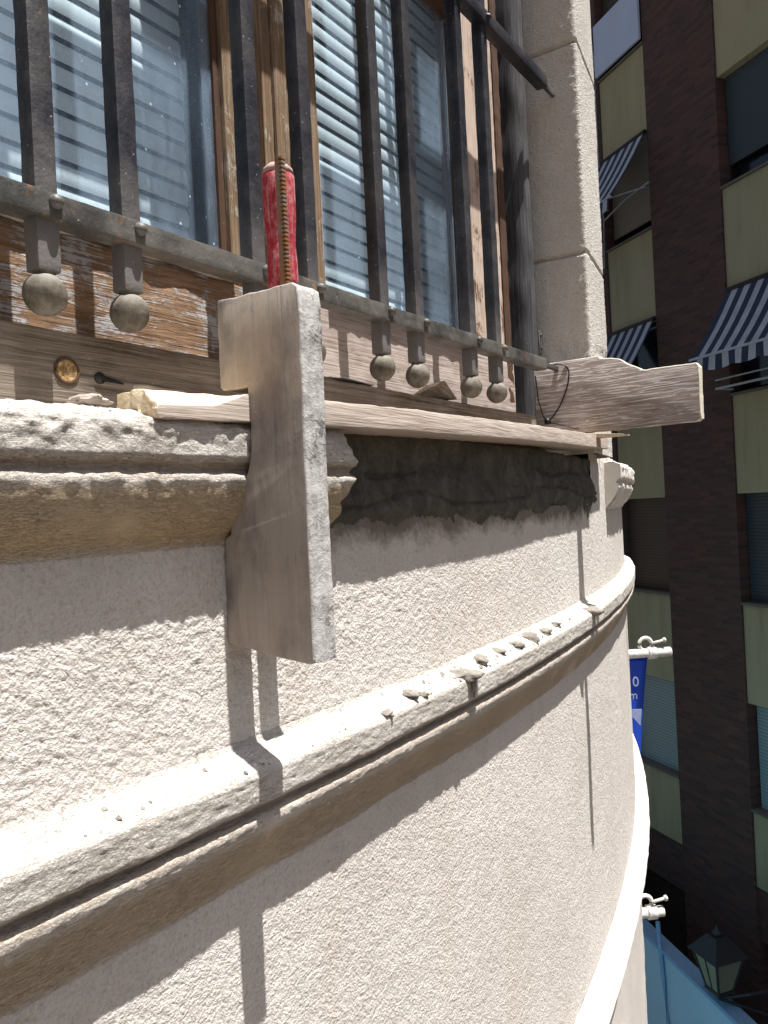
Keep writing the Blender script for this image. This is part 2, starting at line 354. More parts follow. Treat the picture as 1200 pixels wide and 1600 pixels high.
class MB:
    def __init__(s): s.V = []; s.F = []
    def add(s, V, F):
        k = len(s.V); s.V += [tuple(v) for v in V]; s.F += [tuple(i+k for i in f) for f in F]; return s
    def box(s, a, b):
        x0,x1 = sorted((a[0],b[0])); y0,y1 = sorted((a[1],b[1])); z0,z1 = sorted((a[2],b[2]))
        return s.add([(x0,y0,z0),(x1,y0,z0),(x1,y1,z0),(x0,y1,z0),(x0,y0,z1),(x1,y0,z1),(x1,y1,z1),(x0,y1,z1)],
              [(0,3,2,1),(4,5,6,7),(0,1,5,4),(1,2,6,5),(2,3,7,6),(3,0,4,7)])
    def prism(s, poly, off):       # poly: list of 3-D points (planar), off: extrusion vector
        n = len(poly); q = [tuple(p[i]+off[i] for i in range(3)) for p in poly]
        return s.add(list(poly)+q, [tuple(range(n))[::-1], tuple(range(n,2*n))]+[(i,(i+1)%n,(i+1)%n+n,i+n) for i in range(n)])
    def tube(s, pts, r, n=8):
        pts = [Vector(p) for p in pts]; rings = []
        rr = r if isinstance(r,(list,tuple)) else [r]*len(pts)
        for i,p in enumerate(pts):
            d = (pts[min(i+1,len(pts)-1)]-pts[max(i-1,0)]).normalized(); q = d.to_track_quat('Z','Y')
            rings.append([tuple(p+q@Vector((rr[i]*math.cos(2*math.pi*j/n), rr[i]*math.sin(2*math.pi*j/n),0))) for j in range(n)])
        V = [v for r_ in rings for v in r_]; F = [tuple(range(n))[::-1], tuple((len(rings)-1)*n+j for j in range(n))]
        for i in range(len(rings)-1):
            for j in range(n): F.append((i*n+j, i*n+(j+1)%n, (i+1)*n+(j+1)%n, (i+1)*n+j))
        return s.add(V,F)
    def lathe(s, prof, c, n=20, axis=(0,0,1)):   # prof: (r, h)
        q = Vector(axis).to_track_quat('Z','Y'); c = Vector(c); V = []
        for r,h in prof:
            for j in range(n): V.append(tuple(c+q@Vector((r*math.cos(2*math.pi*j/n), r*math.sin(2*math.pi*j/n), h))))
        F = [tuple(range(n))[::-1], tuple((len(prof)-1)*n+j for j in range(n))]
        for i in range(len(prof)-1):
            for j in range(n): F.append((i*n+j, i*n+(j+1)%n, (i+1)*n+(j+1)%n, (i+1)*n+j))
        return s.add(V,F)
    def obj(s, name, mat, parent=None, bevel=0, smooth=False, **k):
        o = mesh_obj(name, s.V, s.F, mat, parent, smooth=smooth or bevel > 0, **k)
        bm = bmesh.new(); bm.from_mesh(o.data); bmesh.ops.recalc_face_normals(bm, faces=bm.faces)
        if bevel: bmesh.ops.bevel(bm, geom=[e for e in bm.edges if e.calc_face_angle(0) > .5], offset=bevel, segments=2, profile=.6, affect='EDGES', clamp_overlap=True)
        bm.to_mesh(o.data); bm.free()
        if bevel:
            for e in o.data.edges: pass
            o.data.set_sharp_from_angle(angle=R_(35))
        return o
def noisy_box(name, a, b, mat, parent, step=.006, amp=.0008, sc=60, seed=0, bevel=.0015, fn=None, **k):
    """box in local coords cut into small cells and worn by noise"""
    bm = bmesh.new(); lo = np.minimum(a,b); hi = np.maximum(a,b)
    bmesh.ops.create_cube(bm, size=1)
    for v in bm.verts: v.co = Vector([lo[i]+(v.co[i]+.5)*(hi[i]-lo[i]) for i in range(3)])
    bmesh.ops.bevel(bm, geom=bm.edges[:], offset=bevel, segments=2, profile=.6, affect='EDGES')
    for ax in range(3):
        nn = min(int((hi[ax]-lo[ax])/step), 260)
        for i in range(1, nn):
            co = Vector((0,0,0)); co[ax] = lo[ax]+(hi[ax]-lo[ax])*i/nn; no = Vector((0,0,0)); no[ax] = 1
            if hi[ax]-lo[ax] > step*3 and nn > 1:
                bmesh.ops.bisect_plane(bm, geom=bm.verts[:]+bm.edges[:]+bm.faces[:], plane_co=co, plane_no=no)
    bm.verts.ensure_lookup_table(); V = np.array([v.co[:] for v in bm.verts]); bm.normal_update(); Nn = np.array([v.normal[:] for v in bm.verts])
    d = amp*fbm(V[:,0],V[:,1],V[:,2],sc,3,seed); V = V + Nn*d[:,None]
    if fn: V = fn(V)
    F = [tuple(v.index for v in f.verts) for f in bm.faces]; bm.free()
    o = mesh_obj(name, V, F, mat, parent, smooth=True, **k); o.data.set_sharp_from_angle(angle=R_(40)); return o

def psi(t): return math.asin(max(-1,min(1,(t-TC)/RAD)))
def wall_e(t, p=0): return D-DW-(RAD+p)+math.sqrt((RAD+p)**2-(t-TC)**2)+p
def sweep(name, ts, prof, mat, parent, disp=None, smooth=True):
    """profile (proud, z) carried round the curved facade"""
    ps = np.array([psi(t) for t in ts]) if not isinstance(ts, np.ndarray) else ts
    pr = np.array(prof); A, Pp = np.meshgrid(ps, pr[:,0], indexing='ij'); _, Z = np.meshgrid(ps, pr[:,1], indexing='ij')
    arc = A*RAD
    # profile normals for displacement
    dp = np.gradient(pr[:,0]); dz = np.gradient(pr[:,1]); ln = np.hypot(dp,dz)+1e-9
    npz, nzz = -dz/ln, dp/ln          # outward for a profile listed from the top down
    if disp is not None:
        d = disp(arc, Pp, Z); Pp = Pp + d*npz[None,:]; Z = Z + d*nzz[None,:]
    X = TC+(RAD+Pp)*np.sin(A); Y = DW+RAD-(RAD+Pp)*np.cos(A)
    V = np.stack([X,Y,Z],-1).reshape(-1,3); n, m = A.shape
    i, j = np.meshgrid(np.arange(n-1), np.arange(m-1), indexing='ij'); a = (i*m+j).ravel()
    F = np.stack([a, a+1, a+m+1, a+m],-1)
    return mesh_obj(name, V, F, mat, parent, smooth=smooth)
def dense(prof, step=.0018):
    out = []
    for (a,b) in zip(prof[:-1], prof[1:]):
        n = max(1, int(math.hypot(b[0]-a[0], b[1]-a[1])/step)); out += [(a[0]+(b[0]-a[0])*i/n, a[1]+(b[1]-a[1])*i/n) for i in range(n)]
    return out+[prof[-1]]

# =================================================================== SETTING
mesh_obj('ground', [(-300,-300,-CAMH),(300,-300,-CAMH),(300,300,-CAMH),(-300,300,-CAMH)], [(0,1,2,3)], M['asphalt'], fr=Fr(0))['kind'] = 'structure'
FB = Fr(math.atan2(-.946,.324), (4.54,12.7))
pv = MB(); pv.box((-14,-1.8,-CAMH),(20,.02,-CAMH+.12)); pv.obj('pavement', M['paving'], None, fr=FB)['kind'] = 'structure'

# =================================================================== NEAR BUILDING
B = thing('curved_building', 'pale rough-rendered building with curved front, stone ledges and a barred window', 'building', FF, L(.84,-.1,-CAMH))
def stuc_disp(amp=.00055, lump=.0003):
    def f(a,p,z):
        return amp*fbm(a,p,z,260,2,3,.55)*(1+.35*np.clip(1-(a-.0)/.5,0,1)*(z>-.3)) + lump*fbm(a,p,z,45,2,9) + .0012*fbm(a,p,z,4,2,12)
    return f
TA = psi(.28); 
def fine_ps(t0, t1, step=.0022): return np.arange(psi(t0), psi(t1)+1e-9, step/RAD)
# wall bands: fine where the lens sees them, coarse elsewhere
def wall_band(z0, z1, step=.0022, tmax=2.6):
    zs = np.arange(z0, z1-1e-9, -step); zs = np.append(zs, z1)
    sweep('wall', fine_ps(.24, tmax, .0026), [(0,z) for z in zs], M['stucco'], B, stuc_disp())
wall_band(-.004, -.222); wall_band(-.345, -1.02, .0030)
for (z0,z1) in ((-.345,-1.02),(-.004,-.222)):
    sweep('wall', np.linspace(R_(-35), psi(.24), 60), [(0,z0),(0,z1)], M['stucco'], B)
sweep('wall', np.linspace(psi(2.6), R_(75), 80), [(0,.12),(0,-1.02)], M['stucco'], B)
sweep('wall', np.linspace(R_(-35), psi(-.05), 40), [(0,4.0),(0,-.004)], M['stucco'], B)
sweep('wall', np.linspace(psi(-.05), psi(1.96), 40), [(0,4.0),(0,2.6)], M['stucco'], B)
sweep('wall', np.linspace(psi(1.96), psi(3.5), 30), [(-.13,4.0),(-.13,.10)], M['stucco'], B)
sweep('wall', np.linspace(psi(3.5), R_(75), 30), [(0,4.0),(0,.10)], M['stucco'], B)
sweep('wall', np.linspace(R_(-35), R_(75), 300), [(0,z) for z in np.linspace(-1.10,-3.1,60)], M['stucco'], B, lambda a,p,z: .003*fbm(a,p,z,30,2,3))
sweep('turquoise_plinth', np.linspace(R_(-35), R_(75), 160), [(0,-3.09),(.03,-3.1),(.03,-CAMH)], M['turq'], B)
# pier of wall beside the mortar bed, rising to the pilaster
zs = np.arange(.118, -.004, -.0022)
def pier_disp(a,p,z):
    return stuc_disp()(a,p,z) + .003*fbm(a,p,z,38,2,31)*np.clip((z-.06)/.06,0,1)
sweep('wall', fine_ps(1.84, 2.6, .0026), [(-.25,.121),(-.01,.121)]+[(0,z) for z in zs]+[(0,-.004)], M['stucco'], B, pier_disp)
# flat roof and back
rp = [(TC+RAD*math.sin(a), DW+RAD-RAD*math.cos(a)) for a in np.linspace(R_(-35), R_(75), 40)]
rp += [(rp[-1][0], 11), (rp[0][0], 11)]
rf = MB(); rf.prism([(x,y,4.0) for x,y in rp], (0,0,.12)); rf.obj('roof', M['far_wall'], B)
bk = MB()
for (x0,y0),(x1,y1) in zip(rp[39:]+[], rp[40:]+[rp[0]]):
    bk.add([(x0,y0,-CAMH),(x1,y1,-CAMH),(x1,y1,4.0),(x0,y0,4.0)], [(0,1,2,3)])
bk.obj('back_wall', M['far_wall'], B)

# ledge (string course) below the window
def ledge_disp(a,p,z):
    low = .0010*fbm(a,p,z,10,2,41) + .0004*fbm(a,p*3,z*3,60,3,42)
    return low + .0005*fbm(a,p,z*3,140,2,43)
prof = [(0,-.214),(.003,-.2195),(.031,-.234),(.0335,-.2365),(.0345,-.240),(.0335,-.264),(.032,-.268),(.026,-.2695),(.021,-.272),(.019,-.2765),(.0265,-.2785),(.0295,-.2815),(.0300,-.2860),(.0285,-.2915),(.024,-.2965),(.0185,-.306),(.013,-.317),(.007,-.330),(.0035,-.340),(0,-.349)]
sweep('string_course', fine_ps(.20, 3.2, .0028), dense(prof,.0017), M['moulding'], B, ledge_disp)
# second ledge a storey band lower
prof = [(0,-1.006),(.006,-1.012),(.010,-1.016),(.011,-1.022),(.014,-1.026),(.036,-1.034),(.038,-1.040),(.036,-1.046),(.040,-1.050),(.042,-1.058),(.040,-1.066),(.024,-1.078),(.010,-1.09),(0,-1.105)]
sweep('string_course', np.linspace(R_(-25), R_(50), 1100), dense(prof,.004), M['moulding_far'], B, lambda a,p,z: .0012*fbm(a,p,z,22,3,77))
# sill moulding, left: whole up to the mortar bed, its broken end right of the template
def sill_disp(a,p,z):
    top = np.clip((z-.05)/.03, 0, 1)
    lumps = .0021*fbm(a,p,z,75,3,51,.6)*top - .0015*top
    br = np.clip((z-.030)/.006,0,1)*np.clip((.046-z)/.006,0,1)
    return lumps + .0016*fbm(a,p,z,80,3,55)*br + .0004*fbm(a,p,z,40,2,53) + .0004*fbm(a,p,z,160,2,54)
SP = [(-.13,.106),(-.02,.101),(.020,.095),(.034,.089),(.0385,.083),(.0395,.076),(.038,.057),(.035,.052),(.029,.050),(.027,.046),(.029,.043),(.0335,.0405),(.0345,.036),(.0330,.030),(.031,.022),(.0265,.010),(.019,.000),(.010,-.009),(.004,-.013),(.0015,-.017),(0,-.024)]
ts_end = .705
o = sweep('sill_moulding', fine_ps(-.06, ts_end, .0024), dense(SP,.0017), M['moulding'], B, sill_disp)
# ragged broken end
me = o.data; co = np.empty(len(me.vertices)*3, np.float32); me.vertices.foreach_get('co', co); co = co.reshape(-1,3)
bx = BASE[o][1]; X = co[:,0]+bx[0]; Zz = co[:,2]+bx[2]; Yy = co[:,1]+bx[1]
edge = ts_end + .013*fbm(Zz*0, Zz*0, Zz, 38, 3, 61)
f_ = np.clip((X-.635)/(ts_end-.635),0,1); co[:,0] += f_*(edge-ts_end); co[:,1] += np.clip((X-(ts_end-.010))/.010,0,1)**2*.05
me.vertices.foreach_set('co', co.ravel()); me.update()
# the next window's sill moulding, round the bend
SP2 = [(-.1,.105),(.030,.100),(.043,.096),(.045,.088),(.044,.060),(.034,.054),(.030,.048),(.037,.042),(.038,.034),(.030,.018),(.016,-.002),(.005,-.014),(0,-.022)]
nx = sweep('sill_moulding', fine_ps(2.06, 3.4, .004), dense(SP2,.003), M['moulding_far'], B, lambda a,p,z: .004*fbm(a,p,z,45,3,81))
cb = MB(); tt = 2.06
cb.prism([(tt, D-wall_e(tt)-p, z) for p,z in SP2 if p>=-.1], (.012,0,0)); cb.obj('sill_break', M['moulding_far'], B)
# mortar bed where the sill moulding was hacked off
def mort_disp(a,p,z):
    lay = .006*np.sin((z+.014*vnoise(a*9,a*0,a*0,5)+.01*vnoise(a*30,a*0,a*0,6))*75) 
    return lay*.8 + .0035*fbm(a,p,z,9,2,91) + .0013*fbm(a,p,z,60,3,92) - .006*np.exp(-((z-.062-.018*vnoise(a*6,a*0,a*0,15))/.0035)**2)*(vnoise(a*5,a*0,a*0,16)>-.2) - .005*np.exp(-((z-.018-.016*vnoise(a*8,a*0,a*0,17))/.003)**2) + .0010*fbm(a,p,z,200,2,93)
zs = np.arange(.100, -.052, -.0018)
def mp(z): return .0045 - .010*max(0,(z-.05)/.05)
mo = sweep('mortar_bed', fine_ps(.60, 1.885, .0024), [(-.12,.1005)]+[(mp(z),z) for z in zs]+[(-.02,-.060)], M['mortar'], B, mort_disp)
# feather its lower edge: ragged hem sinking into the wall
me = mo.data; co = np.empty(len(me.vertices)*3, np.float32); me.vertices.foreach_get('co', co); co = co.reshape(-1,3)
bx = BASE[mo][1]; X = co[:,0]+bx[0]; Zz = co[:,2]+bx[2]
hem = -.022 + .011*fbm(X, X*0, X*0, 13, 5, 95, .72)
sink = np.clip((hem+.014-Zz)/.016, 0, 1.8); co[:,1] += sink*.0075
side = np.clip((X-1.85-.006*fbm(X*0,X*0,Zz,30,3,96))/.02,0,1); co[:,1] += side*.004
me.vertices.foreach_set('co', co.ravel()); me.update()
# backing between mortar hem and wall top, sill slab
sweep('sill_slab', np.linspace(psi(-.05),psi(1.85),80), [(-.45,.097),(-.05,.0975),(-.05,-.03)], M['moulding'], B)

# pilaster at the right jamb, three stones with joints
def plan_pts():
    pts = [(1.725,e) for e in np.arange(-.30,-.11,.03)] + [(1.722,e) for e in np.arange(-.11,.046,.0032)]
    pts += [(1.7225,.048),(1.7245,.0515),(1.728,.053)]
    for t in np.arange(1.732,1.955,.0036): pts.append((t, wall_e(t,.038)))
    pts += [(1.960, wall_e(1.955,.038)-.003),(1.962,wall_e(1.955,.038)-.01)] + [(1.962,e) for e in np.arange(-.06,-.31,-.03)]
    return np.array(pts)
PP = plan_pts(); zz = np.concatenate([np.arange(.108,1.12,.0032), np.arange(1.15,2.6,.05)])
tg = np.gradient(PP,axis=0); tg /= (np.hypot(tg[:,0],tg[:,1])[:,None]+1e-9); nm = np.stack([-tg[:,1], tg[:,0]],-1)
A, Z = np.meshgrid(np.arange(len(PP)), zz, indexing='ij'); T = PP[A,0]; E_ = PP[A,1]
d = .0007*fbm(T,E_,Z,190,3,101) + .0009*fbm(T,E_,Z,12,3,102)
for zj in (.560,1.032,1.5,2.0):
    q = np.abs(Z-zj-.002*vnoise(T*20,E_*20,T*0,7)-(T-1.72)*.0); d = d - .009*np.clip(1.3-1.3*q/.0055,0,1)
# broken patch low on the reveal
bp = np.clip(1-np.hypot((E_-.0)/.05,(Z-.345)/.03),0,1); d = d + bp*(.004*fbm(T,E_,Z,70,3,103)-.004)
T = T+nm[A,0]*d; E_ = E_+nm[A,1]*d
V = np.stack([T, D-E_, Z],-1).reshape(-1,3); n,m = A.shape
i,j = np.meshgrid(np.arange(n-1),np.arange(m-1),indexing='ij'); a = (i*m+j).ravel()
mesh_obj('pilaster', V, np.stack([a,a+m,a+m+1,a+1],-1), M['stucco_pillar'], B, smooth=True)
lj = MB(); lj.box(L(-.05,.08,.1),L(-.03,-.3,2.62)); lj.box(L(-.05,.0,2.6),L(1.96,-.3,2.62)); lj.obj('window_reveal', M['stucco_pillar'], B)

# ------------------------------------------------ the window (part of the building)
wf = MB(); wf.box(L(-.03,-.10,2.5),L(1.70,-.16,2.6)); wf.box(L(-.03,-.09,.10),L(.20,-.16,2.5))
W = wf.obj('window', M['dark_wood'], B); 
def wpart(name, a, b, mat, **k): return noisy_box(name, L(*a), L(*b), mat, W, **k)
wpart('rail', (.20,-.080,.198),(.86,-.115,.308), M['rail_left'], amp=.0012, seed=1)
wpart('rail', (.862,-.080,.198),(1.60,-.115,.312), M['rail_right'], amp=.0008, seed=2)
wpart('glazing_bead', (.30,-.070,.3085),(.748,-.10,.3185), M['bead'], step=.004, amp=.0026, sc=38, seed=3, bevel=.002)
wpart('glazing_bead', (.944,-.070,.3125),(1.378,-.10,.3225), M['bead'], step=.004, amp=.0020, sc=38, seed=4, bevel=.002)
wpart('mullion', (.7465,-.082,.3095),(.842,-.115,2.5), M['mullion'], step=.012, amp=.0006)
wpart('mullion', (.872,-.082,.3135),(.9435,-.115,2.5), M['mullion'], step=.012, amp=.0006)
wpart('cover_strip', (.843,-.0775,.300),(.871,-.11,2.5), M['mullion'], step=.012, amp=.0008, bevel=.004)
wpart('stile', (.735,-.088,.3095),(.746,-.112,2.5), M['dark_wood'], step=.02)
wpart('stile', (.944,-.088,.3235),(.952,-.112,2.5), M['bead'], step=.02)
wpart('stile', (1.379,-.080,.3135),(1.402,-.115,2.5), M['dark_wood'], step=.012)
wpart('stile', (1.403,-.083,.3135),(1.565,-.115,2.5), M['stile_right'], step=.012, amp=.0006)
wpart('stile', (.20,-.082,.309),(.30,-.115,2.5), M['mullion'], step=.03)
wpart('stile', (1.566,-.080,.195),(1.596,-.115,2.5), M['dark_wood'], step=.012, amp=.0015, seed=8)
wpart('muntin', (.30,-.062,.968),(.735,-.105,1.012), M['dark_wood'], step=.03)
wpart('muntin', (.953,-.062,.968),(1.378,-.105,1.012), M['dark_wood'], step=.03)
lo = wpart('weather_board', (-.03,-.034,.112),(1.60,-.078,.192), M['low_board'], amp=.0013, sc=30, seed=5, bevel=.003,
           fn=lambda V: np.stack([V[:,0], V[:,1], V[:,2]+np.where(V[:,2]<.15, .015*np.clip((V[:,0]-.9)/.7,0,1), 0)],-1))
# post with a rounded nose
pp = MB(); prof_ = [(1.645,-.16)]+[(1.674-.029*math.cos(a), -.085+.030*math.sin(a)) for a in np.linspace(0,math.pi,13)]+[(1.703,-.16)]
zz2 = [.10]+list(np.linspace(.12,1.2,60))+[2.5]; Vv = []; Ff = []
for k_, z in enumerate(zz2):
    for (t,e) in prof_: Vv.append(L(t+.0010*math.sin(z*41+t*90), e+.0008*math.sin(z*57), z))
nP = len(prof_)
for k_ in range(len(zz2)-1):
    for q in range(nP-1): Ff.append((k_*nP+q, k_*nP+q+1, (k_+1)*nP+q+1, (k_+1)*nP+q))
mesh_obj('frame_post', Vv, Ff, M['post'], W, smooth=True)
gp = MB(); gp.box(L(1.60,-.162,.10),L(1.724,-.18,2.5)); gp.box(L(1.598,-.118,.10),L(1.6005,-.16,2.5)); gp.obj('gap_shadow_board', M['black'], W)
for t0,t1 in ((.301,.735),(.953,1.378)):
    q = MB(); q.box(L(t0,-.0925,.31),L(t1,-.0965,2.5)); q.obj('pane', M['glass'], W)
# louvred blinds
for (t0,t1) in ((.22,.80),(.90,1.60)):
    q = MB(); zb = .150; pitch = .0310
    for k_ in range(70):
        z0 = zb+k_*pitch; pts = []
        for a_ in range(8):
            u_ = a_/7; pts.append((-.2215+.0035*math.sin(.25+u_*2.5)+.0035*(1-u_), z0+u_*(pitch*.80)))
        pts.append((-.2285, z0+pitch*.99))
        bk_ = [(e-.0012,z) for e,z in pts[::-1]]
        q.prism([L(t0,e,z) for e,z in pts+bk_], (t1-t0,0,0))
    q.obj('blind', M['blind'], W, smooth=False)
rb = MB(); rb.box(L(.2,-.24,.11),L(1.6,-.26,2.5)); rb.box(L(.19,-.115,.11),L(.2,-.26,2.5)); rb.box(L(1.6,-.115,.11),L(1.615,-.26,2.5))
rb.obj('room_backing', M['room'], W)
# knot and bolt hole in the weather board, flecks of paint on glass
q = MB(); q.lathe([(.0115,0),(.0105,.0012),(.006,.0006),(.001,0)], L(.463,-.0333,.153), 16, (0,-1,0))
kn = q.obj('knot', M['knot'], W)
q = MB(); q.tube([L(.463+.0122*math.cos(a)*1.05,-.0332,.153+.0122*math.sin(a)) for a in np.linspace(0,6.283,26)], .0014, 6); q.obj('knot_rim', M['dark_wood'], W, smooth=True)
q = MB(); q.lathe([(.0062,0),(.0062,.0012),(.001,.0014)], L(.500,-.0333,.150), 14, (0,-1,0)); q.tube([L(.502,-.0325,.150),L(.528,-.0325,.147)], [.0032,.0008], 6); q.obj('bolt_hole', M['black'], W)
# flaking paint on the rail
def flake(name, pts, mat, off):
    q = MB(); q.prism([L(*p) for p in pts], off); q.obj(name, mat, W)
flake('paint_flake', [(.905,-.0785,.205),(1.02,-.076,.197),(.985,-.030,.1935),(.93,-.045,.200)], M['bead'], (0,0,.0012))
flake('paint_flake', [(1.17,-.079,.200),(1.245,-.078,.198),(1.26,-.040,.197),(1.215,-.038,.225),(1.19,-.060,.218)], M['low_board'], (0,0,.0015))
q = MB(); q.box(L(1.700,-.066,.345),L(1.7195,-.060,.400)); q.lathe([(.003,0),(.003,.003),(.001,.004)],L(1.709,-.0599,.388),10,(0,-1,0)); q.lathe([(.003,0),(.003,.003),(.001,.004)],L(1.709,-.0599,.358),10,(0,-1,0))
q.obj('hinge_plate', M['iron_rusty'], W, bevel=.0008)

# =================================================================== GRILLE
Gr = thing('window_grille', 'black painted iron window grille with square bars ending in ball finials', 'window grille', FF, L(.84,-.011,.19))
BT = [.243,.429,.523,.710,.813,.980,1.080,1.262,1.365]
for k_, t in enumerate(BT):
    rusty = t > .9
    hw = .0115
    lo_ = M['iron_rusty'] if rusty else M['iron']
    b = noisy_box('bar', L(t-hw,0,.236), L(t+hw,-.021,1.75), M['iron'], Gr, step=.008, amp=.0005, sc=45, seed=k_, bevel=.0022)
    tagit(b, None)
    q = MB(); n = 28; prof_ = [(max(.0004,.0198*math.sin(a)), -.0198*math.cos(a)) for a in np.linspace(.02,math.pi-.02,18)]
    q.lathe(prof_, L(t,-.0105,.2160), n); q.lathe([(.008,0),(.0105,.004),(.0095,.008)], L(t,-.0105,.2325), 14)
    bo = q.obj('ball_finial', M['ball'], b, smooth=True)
    bv = np.array([v.co[:] for v in bo.data.vertices]); cb_ = bv[:28*18].mean(0); dd = 1+.022*fbm(bv[:,0]+t*7,bv[:,1],bv[:,2],55,3,int(t*100)); bv = cb_+(bv-cb_)*dd[:,None]
    bo.data.vertices.foreach_set('co', bv.astype(np.float32).ravel()); bo.data.update()
    q = MB(); q.lathe([(.0068,-.002),(.0068,.002),(.0058,.0052),(.0034,.0074),(.0006,.0082)], L(t+.004,.0066,.2985), 14, (0,-1,0)); q.obj('rivet', lo_, b, smooth=True)
    q = MB(); q.lathe([(.0068,-.002),(.0068,.002),(.0034,.0074),(.0006,.0082)], L(t+.004,.0066,.928), 12, (0,-1,0)); q.obj('rivet', M['iron'], b, smooth=True)
hb = noisy_box('crossbar', L(.10,.0068,.283), L(1.575,-.0185,.307), M['iron_rusty'], Gr, step=.007, amp=.0007, sc=40, seed=20, bevel=.0016)
q = MB(); q.box(L(1.575,-.001,.292),L(1.72,-.009,.302)); q.obj('wall_tab', M['iron_rusty'], Gr, bevel=.001)
hb = noisy_box('crossbar', L(.10,.0068,.916), L(1.66,-.0185,.941), M['iron'], Gr, step=.02, amp=.0006, sc=40, seed=21, bevel=.0016)
q = MB(); q.box(L(1.66,-.001,.922),L(1.72,-.009,.936)); q.obj('wall_tab', M['iron_rusty'], Gr, bevel=.001)
# =================================================================== LOOSE THINGS
def curved_board(V):   # bend in plan so the front edge follows the wall, rise a little to the right
    t = V[:,0]; we = np.array([wall_e(x) for x in t]); e = D-V[:,1]
    front = we+.043+.010*np.clip((t-.55)/.2,0,1); bk_ = .085*np.clip((.56-t)/.03,0,1); e2 = bk_+(np.clip(e,0,1)/.14)*(front-bk_)
    z = V[:,2] + .112 + .030*np.clip((t-.54)/1.27,0,1.2)**1.1 - .004*np.clip((.56-t)/.13,0,1)
    # split, chamfered left end
    ch = np.clip((.530-t)/.04,0,1)*(.85+.25*vnoise(t*14,t*0,t*0,4)); z = z - ch*np.clip((e-.095)/.045,0,1)*np.clip((V[:,2]+.014)/.014,0,1)*.017
    t2 = t + np.clip((.446-t)/.02,0,1)*(.003*fbm(t*0,V[:,1],V[:,2],60,3,111)+.004)
    return np.stack([t2, D-e2, z],-1)
pk = noisy_box('sill_plank', L(.424,.14,-.022), L(1.80,-.0,.004), M['plank'], None, step=.008, amp=.0007, sc=50, seed=30, bevel=.0015, fn=curved_board, fr=FF, base=L(1.0,.07,.095))
tagit(pk, 'long pale plank laid along the sill under the barred window, split at its left end', 'plank')
pk.data.materials.append(M['plank_raw'])
for p in pk.data.polygons:
    if p.center[0]+1.0 < .545 and (p.normal.z > .25 or p.normal.x < -.5): p.material_index = 1
# template (vertical)
def board(name, poly, thick, mats, edge_fn, axis_t, base, seed, label, amp=.0007, rot=None):
    """poly in (e,z); extruded along t; worn edges"""
    pl = []
    for (a,b) in zip(poly, poly[1:]+poly[:1]):
        n = max(1,int(math.hypot(b[0]-a[0],b[1]-a[1])/.004)); pl += [(a[0]+(b[0]-a[0])*i/n, a[1]+(b[1]-a[1])*i/n) for i in range(n)]
    rings = []; c = thick
    pa = np.array(pl); nx_ = np.roll(pa,-1,0)-np.roll(pa,1,0); nx_ /= (np.hypot(nx_[:,0],nx_[:,1])[:,None]+1e-9); inn = np.stack([-nx_[:,1],nx_[:,0]],-1)
    area = sum(pl[i][0]*pl[(i+1)%len(pl)][1]-pl[(i+1)%len(pl)][0]*pl[i][1] for i in range(len(pl)))
    if area < 0: inn = -inn
    V = []; offs = [(0,.0018),(.0005,.0006),(.0018,0)]+[(c*f,0) for f in (.2,.35,.5,.65,.8)]+[(c-.0018,0),(c-.0005,.0006),(c,.0018)]
    for (h,ins) in offs:
        P_ = pa+inn*ins; d_ = amp*fbm(P_[:,0],P_[:,1],P_[:,0]*0+h,55,3,seed) ; P_ = P_ - inn*d_[:,None]
        for (e,z) in P_: V.append((axis_t+h, D-e, z))
    n = len(pl); F = [tuple(range(n)), tuple((len(offs)-1)*n+i for i in range(n))[::-1]]; mi = [0,0]
    for r in range(len(offs)-1):
        for i in range(n):
            F.append((r*n+i, r*n+(i+1)%n, (r+1)*n+(i+1)%n, (r+1)*n+i)); mi.append(1 if edge_fn(pl[i]) else 0)
    V = np.array(V)
    if rot: V = rot(V)
    o = mesh_obj(name, V, F, mats, None, smooth=True, fr=FF, base=base)
    bm = bmesh.new(); bm.from_mesh(o.data); bmesh.ops.recalc_face_normals(bm, faces=bm.faces); bm.to_mesh(o.data); bm.free()
    o.data.polygons.foreach_set('material_index', mi); o.data.polygons[0].use_smooth = False; o.data.polygons[1].use_smooth = False; o.data.set_sharp_from_angle(angle=R_(50)); o.data.update(); return o
w0 = wall_e(.54)
tp = [(w0-.001,-.116),(w0+.003,-.119),(.196,-.132),(.204,-.130),(.204,.0),(.206,.190),(.204,.203),(.198,.207),(.106,.2085),(.104,.205),(.103,.1255),(.106,.1225),(.1385,.1225),(.1395,.085),(.1385,.062),(.132,.038),(.126,.031),(.115,.012),(.109,.002),(.1075,-.014),(w0+.002,-.018)]
def lean(V):
    z = V[:,2]; V = V.copy(); V[:,0] += (z-.2)*.002 ; V[:,2] = V[:,2]; return V
tb = board('wooden_template', tp, .031, [M['template'], M['template_edge']], lambda p: p[0] > .19, .5335, L(.55,.15,-.14), 5,
      'thick upright wooden template notched like the moulding, clamped against the wall', .0009, lean)
tagit(tb, 'thick upright wooden template with mortar-spattered front edge, notched over the old stone sill', 'wooden board')
